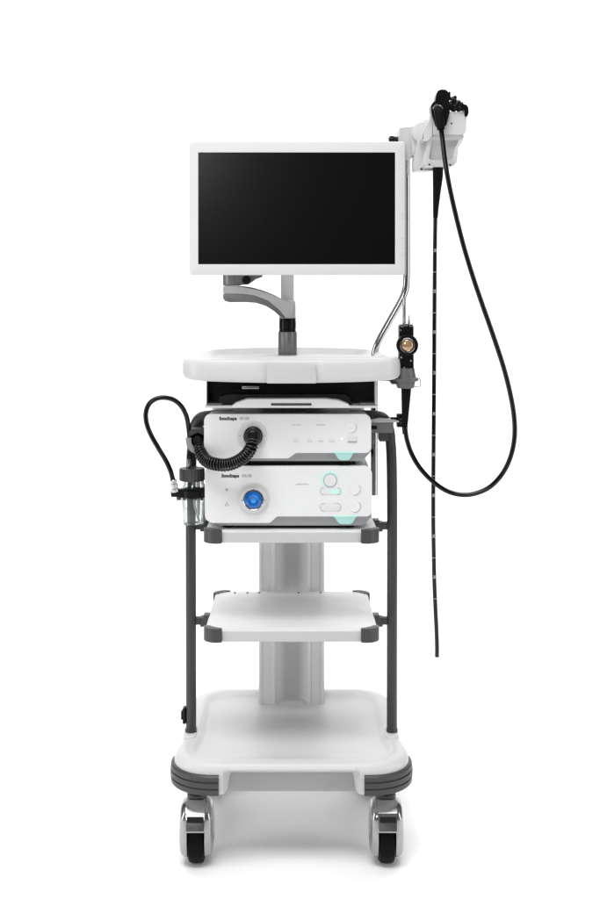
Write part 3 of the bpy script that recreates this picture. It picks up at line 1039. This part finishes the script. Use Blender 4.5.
# ================================================================== COILED CABLE
cc = thing('coiled_cable', 'black coiled cable drooping from the hook on the left post to the upper unit', 'cable')
SY = FP - 0.030
path = smooth_path([P(198.5, 441, 0.022), P(200.0, 451, 0.004), P(206, 460.5, -0.012), P(216, 464.2, -0.030), P(227, 464.8, -0.038), P(238, 461, -0.044),
                    P(246.5, 454.5, -0.050), P(251.5, 446.5, -0.052), P(253, 440.5, -0.046)], 60)
obj('cable_core', tube(path[60::6], 0.0085, 12), 'rubber', cc)
# helix wire
fr_ = frames(path)
acc = 0
hel = []
r0 = 0.0146
pitch = 0.0072
last = path[0]
turn = 0
for i in range(len(path) - 1):
    seg = (path[i + 1] - path[i]).length
    for k in range(2):
        t = k / 2
        p = path[i].lerp(path[i + 1], t)
        a = 2 * PI * (acc + seg * t) / pitch
        rad = r0 * (0.75 + 0.25 * sstep(0, 0.05, acc)) * (1 if acc > 0 else 1)
        _, n1, n2 = fr_[i]
        hel.append(p + n1 * (rad * math.cos(a)) + n2 * (rad * math.sin(a)))
    acc += seg
obj('coil', tube(hel[50:], 0.0030, 7), 'coilm', cc, sharp=80)
# plug in the front socket
pc = Vector((fx(253.2), FP, fz(435.6)))
obj('plug', lathe([(0.0245, 0.0), (0.0255, 0.003), (0.0255, 0.016), (0.0235, 0.019), (0.0215, 0.020), (0.0215, 0.028), (0.019, 0.034), (0.012, 0.038),
                   (0.0, 0.039)], pc, (0, -1, 0), 48), 'black', cc)
obj('plug_neck', tube(smooth_path([pc + Vector((0, -0.026, 0)), pc + Vector((0.0, -0.040, -0.008)), pc + Vector((-0.002, -0.046, -0.022))], 6),
                      [0.017, 0.0150, 0.0125], 24), 'rubber', cc)
# other end parked in the hook
hc = P(197.5, 439.2, 0.060)
obj('plug', lathe([(0.014, 0.0), (0.0185, 0.003), (0.0195, 0.008), (0.0195, 0.020), (0.0175, 0.024), (0.0165, 0.034), (0.013, 0.040), (0.0, 0.041)],
                  hc + Vector((0, 0.02, 0)), (0, -0.92, -0.2), 44), 'black', cc)
obj('plug_cap', pxprism([(188.5, 438), (189, 431.5), (192, 429), (203, 428.8), (206.5, 431.5), (207.2, 438), (204, 436), (197.5, 432.5), (191, 436)], 0.045, 0.085, r=0.002, bev=0.002), 'dgrey', cc)
obj('plug_ring', lathe([(0.0165, 0.0), (0.0180, 0.001), (0.0180, 0.004), (0.0165, 0.005)], hc + Vector((0, -0.016, -0.007)), (0, -0.92, -0.2), 44), 'rubber', cc)
obj('plug_neck', tube(smooth_path([hc + Vector((0, -0.010, 0)), P(198, 440.5, 0.024), P(199.3, 446, 0.008), P(200.5, 453, 0.002)], 6), [0.012, 0.0115, 0.011, 0.0105], 20), 'rubber', cc)

# ================================================================== WATER BOTTLE
wb = thing('water_bottle', 'small clear bottle with dark grey screw cap held in a black bracket', 'bottle')
BYc = 0.075
bx = X(193.8, BYc)


def bz2(py):
    return Z(py, BYc)


outer = [(0.0270, bz2(524)), (0.0295, bz2(522.5)), (0.0315, bz2(518)), (0.0335, bz2(505)), (0.0345, bz2(494)), (0.0340, bz2(490)), (0.031, bz2(486)),
         (0.028, bz2(483)), (0.0275, bz2(478))]
inner = [(r - 0.0036, z + (0.003 if i < 1 else 0)) for i, (r, z) in enumerate(outer)]
b = lathe([(0.0, bz2(524) + 0.001)] + outer + inner[::-1] + [(0.0, bz2(524) + 0.004)], (bx, BYc, 0), (0, 0, 1), 48)
obj('bottle_body', b, 'glass', wb)
n = 48
rr = []
capx = X(192, BYc)
for z, f in ((bz2(480.3), 0.95), (bz2(479.5), 1), (bz2(469.5), 1.0), (bz2(468), 0.96), (bz2(467.8), 0.8)):
    rr.append([(capx + f * (0.0335 + 0.0008 * math.cos(24 * 2 * PI * q / 96)) * math.cos(2 * PI * q / 96), BYc + f * (0.0335 + 0.0008 * math.cos(24 * 2 * PI * q / 96)) *
                math.sin(2 * PI * q / 96), z) for q in range(96)])
obj('cap', loft(rr), 'dgrey', wb)
b = cyl((X(188.7, BYc), BYc - 0.01, bz2(468)), (X(189.4, BYc), BYc - 0.01, bz2(456)), 0.0052, 0.0008, 18)
cyl((X(188.9, BYc), BYc - 0.01, bz2(464.5)), (X(189.0, BYc), BYc - 0.01, bz2(463)), 0.0065, 0.0005, 18, bm=b)
obj('cap_spout', b, 'satin', wb)
b = tube(smooth_path([(bx - 0.003, BYc, bz2(478)), (bx - 0.001, BYc, bz2(495)), (bx + 0.004, BYc, bz2(508)), (bx + 0.012, BYc, bz2(518)),
                      (bx + 0.015, BYc, bz2(521))], 6), 0.003, 10)
tube(smooth_path([(bx + 0.012, BYc - 0.008, bz2(480)), (bx + 0.013, BYc - 0.008, bz2(500)), (bx + 0.012, BYc - 0.008, bz2(515))], 6), 0.0045, 10, bm=b)
obj('inner_tube', b, 'water', wb)
# bracket ring round the bottle and link to the post
b = new()
k = 44
L = []
for i in range(k):
    a = 2 * PI * i / k
    c, s = math.cos(a), math.sin(a)
    L.append([b.verts.new((bx + r_ * c, BYc + r_ * s, z)) for r_, z in ((0.036, bz2(496)), (0.036, bz2(489)), (0.041, bz2(489)), (0.041, bz2(496)))])
for i in range(k):
    A, B = L[i], L[(i + 1) % k]
    for j in range(4):
        b.faces.new((A[j], A[(j + 1) % 4], B[(j + 1) % 4], B[j]))
obj('bracket_ring', b, 'black', bk)
obj('bracket_stub', box(X(176, 0.1) - 0.0, X(205, 0.1), 0.115, 0.128, Z(500, 0.12), Z(492, 0.12), 0.001), 'dgrey', bk)

# ================================================================== AIR HOSE
hs = thing('air_hose', 'thin glossy black hose arching out left of the post to a metal fitting', 'hose')
hp = [(173.2, 481, .035), (170.5, 471, .034), (165.5, 460, .033), (158, 447.5, .03), (151, 435, .03), (146.6, 423, .03), (146, 412, .03), (149.5, 403.5, .032),
      (156.5, 398.6, .035), (165, 397.6, .04), (174, 400, .045), (181.5, 406.5, .05), (186.3, 416, .055), (188.3, 426, .06), (189.5, 436, .062), (190, 446, .064),
      (189.6, 458, .066)]
obj('hose_tube', tube(smooth_path([P(*p) for p in hp], 8), 0.0066, 16), 'cable', hs)
a = P(173.0, 479.5, .035)
d = (P(175.4, 492, .038) - a)
obj('metal_fitting', lathe([(0.0078, 0), (0.0088, 0.001), (0.0088, 0.007), (0.0070, 0.008), (0.0070, 0.0105), (0.0098, 0.0115), (0.0098, 0.020), (0.0075, 0.021),
                            (0.0075, 0.024), (0.0105, 0.025), (0.0105, d.length - 0.001), (0.009, d.length)], a, d, 24), 'chrome', hs)
obj('hose_ferrule', cyl(P(189.9, 452, .065), P(189.6, 459, .066), 0.0078, 0.001), 'black', hs)

# ================================================================== ENDOSCOPE
es = thing('endoscope', 'black flexible endoscope hanging from the white hanger, its long tube hanging straight down', 'endoscope')
EY = -0.005
b = pxprism([(431.2, 112), (431, 106), (432.6, 102.5), (435, 101), (436.4, 94), (438, 90.3), (442, 89), (446, 89.6), (448.4, 91.8), (449.2, 100), (449.8, 112), (446, 126), (436, 126)],
            EY + 0.012, EY + 0.06, r=0.004, bev=0.006)
hd = obj('control_body', b, 'black', es)
b = pxprism([(448.2, 97), (448.2, 92.6), (449.2, 91.0), (450.5, 92), (450.6, 97), (452, 99.5), (448.5, 100)], EY + 0.025, EY + 0.035, r=0.001, bev=0.001)
obj('valve_lever', b, 'black', es)
b = cyl(P(449, 105.5, EY + 0.035), P(463, 106.5, EY + 0.035), 0.0125, 0.002)
cyl(P(450.8, 103.8, EY + 0.035), P(452, 103.8, EY + 0.035), 0.020, 0.001, bm=b)
obj('knob_shaft', b, 'black', es)


def lobed(p, ax_dx, R0, amp, lobes, th, name):
    b_ = new()
    n_ = 60
    rr_ = []
    for hx, f in ((0, 0.86), (0.15, 1.0), (0.85, 1.0), (1.0, 0.86)):
        rr_.append([p + Vector((hx * th, f * (R0 + amp * math.cos(lobes * 2 * PI * q / n_)) * math.cos(2 * PI * q / n_),
                                f * (R0 + amp * math.cos(lobes * 2 * PI * q / n_)) * math.sin(2 * PI * q / n_))) for q in range(n_)])
    loft(rr_, bm=b_)
    return obj(name, b_, 'black', es)


lobed(P(452.3, 104.5, EY + 0.035), 1, 0.0205, 0.0030, 5, 0.0085, 'steering_knob')
lobed(P(457.0, 106.2, EY + 0.035), 1, 0.0170, 0.0025, 5, 0.0090, 'steering_knob')
b = cyl(P(453.5, 97.5, EY + 0.02), P(456.5, 96.5, EY + 0.02), 0.0045, 0.001)
cyl(P(455.2, 97, EY + 0.03), P(455.2, 103, EY + 0.03), 0.0042, 0.001, bm=b)
obj('brake_lever', b, 'black', es)
b = pxprism([(459, 104.5), (463.5, 103.8), (466.5, 104.5), (468.4, 107.5), (468.8, 112.5), (467.6, 116), (465.8, 116.4), (464.6, 115), (464.4, 110), (459, 109.5)],
            EY + 0.02, EY + 0.045, r=0.002, bev=0.002)
obj('lock_lever', b, 'black', es)
# boot of the umbilical with a pale ring
b0, b1 = P(436.3, 105.2, EY - 0.012), P(441.3, 129, EY - 0.042)
b = tube(smooth_path([P(437.2, 107.5, EY + 0.02), P(437.4, 107.8, EY + 0.004), P(438.3, 110.5, EY - 0.014), P(439.6, 119, EY - 0.024), P(441.0, 129, EY - 0.030)], 8),
         [0.0120, 0.0122, 0.0118, 0.0112, 0.0100], 28)
boot = obj('boot', b, 'rubber', es)
b = new()
rp = [P(437.9 + 4.8 * math.cos(math.radians(a)), 109.0 - 4.0 * math.sin(math.radians(a)), EY - 0.026 + 0.006 * math.sin(math.radians(a))) for a in range(10, 175, 8)]
tube(smooth_path(rp, 3), 0.0009, 8, bm=b)
obj('boot_ring', b, 'satin', boot)
# umbilical cable
up_ = [(440.8, 125, -.033), (442.2, 137, -.038), (444.3, 155, -.042), (446.8, 172, -.045), (451.5, 196, -.045), (457.5, 222, -.045), (464.5, 249, -.045),
       (473, 277, -.045), (482.5, 305, -.044), (493, 335, -.043), (503.5, 367, -.042), (510.5, 395, -.04), (514.2, 418, -.038), (514.4, 438, -.036),
       (510.5, 457, -.034), (502.5, 473.5, -.03), (490.5, 486.5, -.025), (476, 493.3, -.02), (461.5, 494.8, -.014), (446.5, 490.8, -.008), (432, 480.8, 0.0),
       (420, 468, .008), (411.8, 454, .016), (407, 440, .023), (405.2, 428, .028), (404.8, 418, .03)]
obj('umbilical_cable', tube(smooth_path([P(*p) for p in up_], 8), 0.0063, 18), 'cable', es)
# insertion tube
iy = 0.0
TYY = 0.062
ins = [(438, 150, TYY), (437.2, 162, TYY), (436.2, 190, TYY), (435.4, 215, TYY), (434.9, 250, TYY), (434.5, 300, TYY), (434.2, 360, TYY), (433.8, 420, TYY), (433.4, 470, TYY), (433.3, 520, TYY),
       (433.7, 550, TYY), (434.3, 580, TYY), (435.3, 605, TYY), (436.4, 628, TYY), (437.0, 645, TYY), (437.0, 657, TYY)]
ipath = smooth_path([P(*p) for p in ins], 8)
it = obj('insertion_tube', tube(ipath, 0.0056, 18), 'cable', es)
b = tube(smooth_path([P(438, 158, TYY), P(437.8, 176, TYY), P(436.9, 190, TYY), P(436.0, 205, TYY), P(435.4, 218, TYY)], 6), [0.0145, 0.0138, 0.0110, 0.0082, 0.0063], 26)
obj('tube_boot', b, 'rubber', es)


def tube_x(py):
    z = Z(py, TYY)
    best = min(ipath, key=lambda q: abs(q.z - z))
    lo_, hi_ = None, None
    for u, v in zip(ipath[:-1], ipath[1:]):
        if u.z >= z >= v.z:
            f = (u.z - z) / max(u.z - v.z, 1e-6)
            return u.lerp(v, f).x
    return best.x


b = new()
py = 251.5
k = 0
nums = []
while py < 602:
    zz = Z(py, TYY)
    xx = tube_x(py)
    rr = []
    for h in (-0.0006, 0.0006):
        rr.append([(xx + 0.00575 * math.cos(2 * PI * q / 20), TYY + 0.00575 * math.sin(2 * PI * q / 20), zz + h) for q in range(20)])
    loft(rr, bm=b)
    if k % 2 == 0:
        nums.append((100 - 5 * k, xx, zz))
    k += 1
    py += 20.4
objs('depth_mark', b, 'mark', it)
for v, xx, zz in nums:
    text('depth_number', str(v), (xx, TYY - 0.0058, zz + 0.0018), 0.0085, 'mark', it, bold=0.0002, sx=0.75 if v < 100 else 0.55, align='CENTER')
# connector plug standing in the socket
QY = 0.03
q = lambda a_, c_: P(a_, c_, QY)
b = new()
pxprism([(399.2, 345), (399.2, 326), (401, 324.3), (412.5, 324.3), (413.6, 326), (413.8, 376), (400.2, 376), (399.0, 358)], QY - 0.014, QY + 0.02, r=0.003, bev=0.004, bm=b)
cyl(q(407, 376), q(406, 384), 0.015, 0.001, bm=b)
cp = obj('connector_body', b, 'black', es)
b = new()
for a_, c_, r_ in ((401.3, 357, .003), (411, 360.5, .0025), (404.5, 368, .003), (412.4, 338, .002), (400.8, 330, .002), (398.6, 358.5, .0035)):
    p = P(a_, c_, QY - 0.0145)
    cyl(p + Vector((0, 0.003, 0)), p - Vector((0, 0.0022, 0)), r_, 0.0005, 14, bm=b)
objs('connector_pin', b, 'chrome', cp)
b = new()
for a_, c_ in ((401.5, 325.5), (405.5, 324.5), (410.5, 325)):
    box(X(a_ - 1.6, QY), X(a_ + 1.6, QY), QY - 0.0155, QY - 0.005, Z(c_ + 1.3, QY), Z(c_ - 1.2, QY), 0.0006, bm=b)
objs('contact', b, 'chrome', cp)
lc = P(407, 345, QY - 0.013)
obj('lens_housing', lathe([(0.0285, 0.0), (0.029, 0.002), (0.029, 0.010), (0.0275, 0.013), (0.0205, 0.0135), (0.0195, 0.011)], lc, (0, -1, 0), 52), 'black', es)
obj('lens_ring', lathe([(0.0195, 0.008), (0.0198, 0.0145), (0.0188, 0.0155), (0.0172, 0.0152), (0.0165, 0.010)], lc, (0, -1, 0), 52), 'chrome', es)
obj('lens', lathe([(0.0165, 0.009), (0.0158, 0.0115), (0.0125, 0.0138), (0.0080, 0.0152), (0.0040, 0.0158), (0.0, 0.016)], lc, (0, -1, 0), 48), 'amber', es)
obj('light_guide', cyl(q(404.2, 325), q(404.2, 297), 0.0047, 0.001, 20), 'satin', es)
b = cyl(q(409, 325), q(409, 319.5), 0.0030, 0.0003, 14)
cyl(q(409, 320), q(409, 315), 0.0017, 0.0003, 14, bm=b)
obj('air_pipe', b, 'satin', es)
b = tube(smooth_path([q(406.3, 384), q(406, 395), q(405.4, 410), q(404.9, 425), q(404.9, 434)], 8), [0.0140, 0.0125, 0.0100, 0.0078, 0.0066], 26)
obj('plug_boot', b, 'rubber', es)
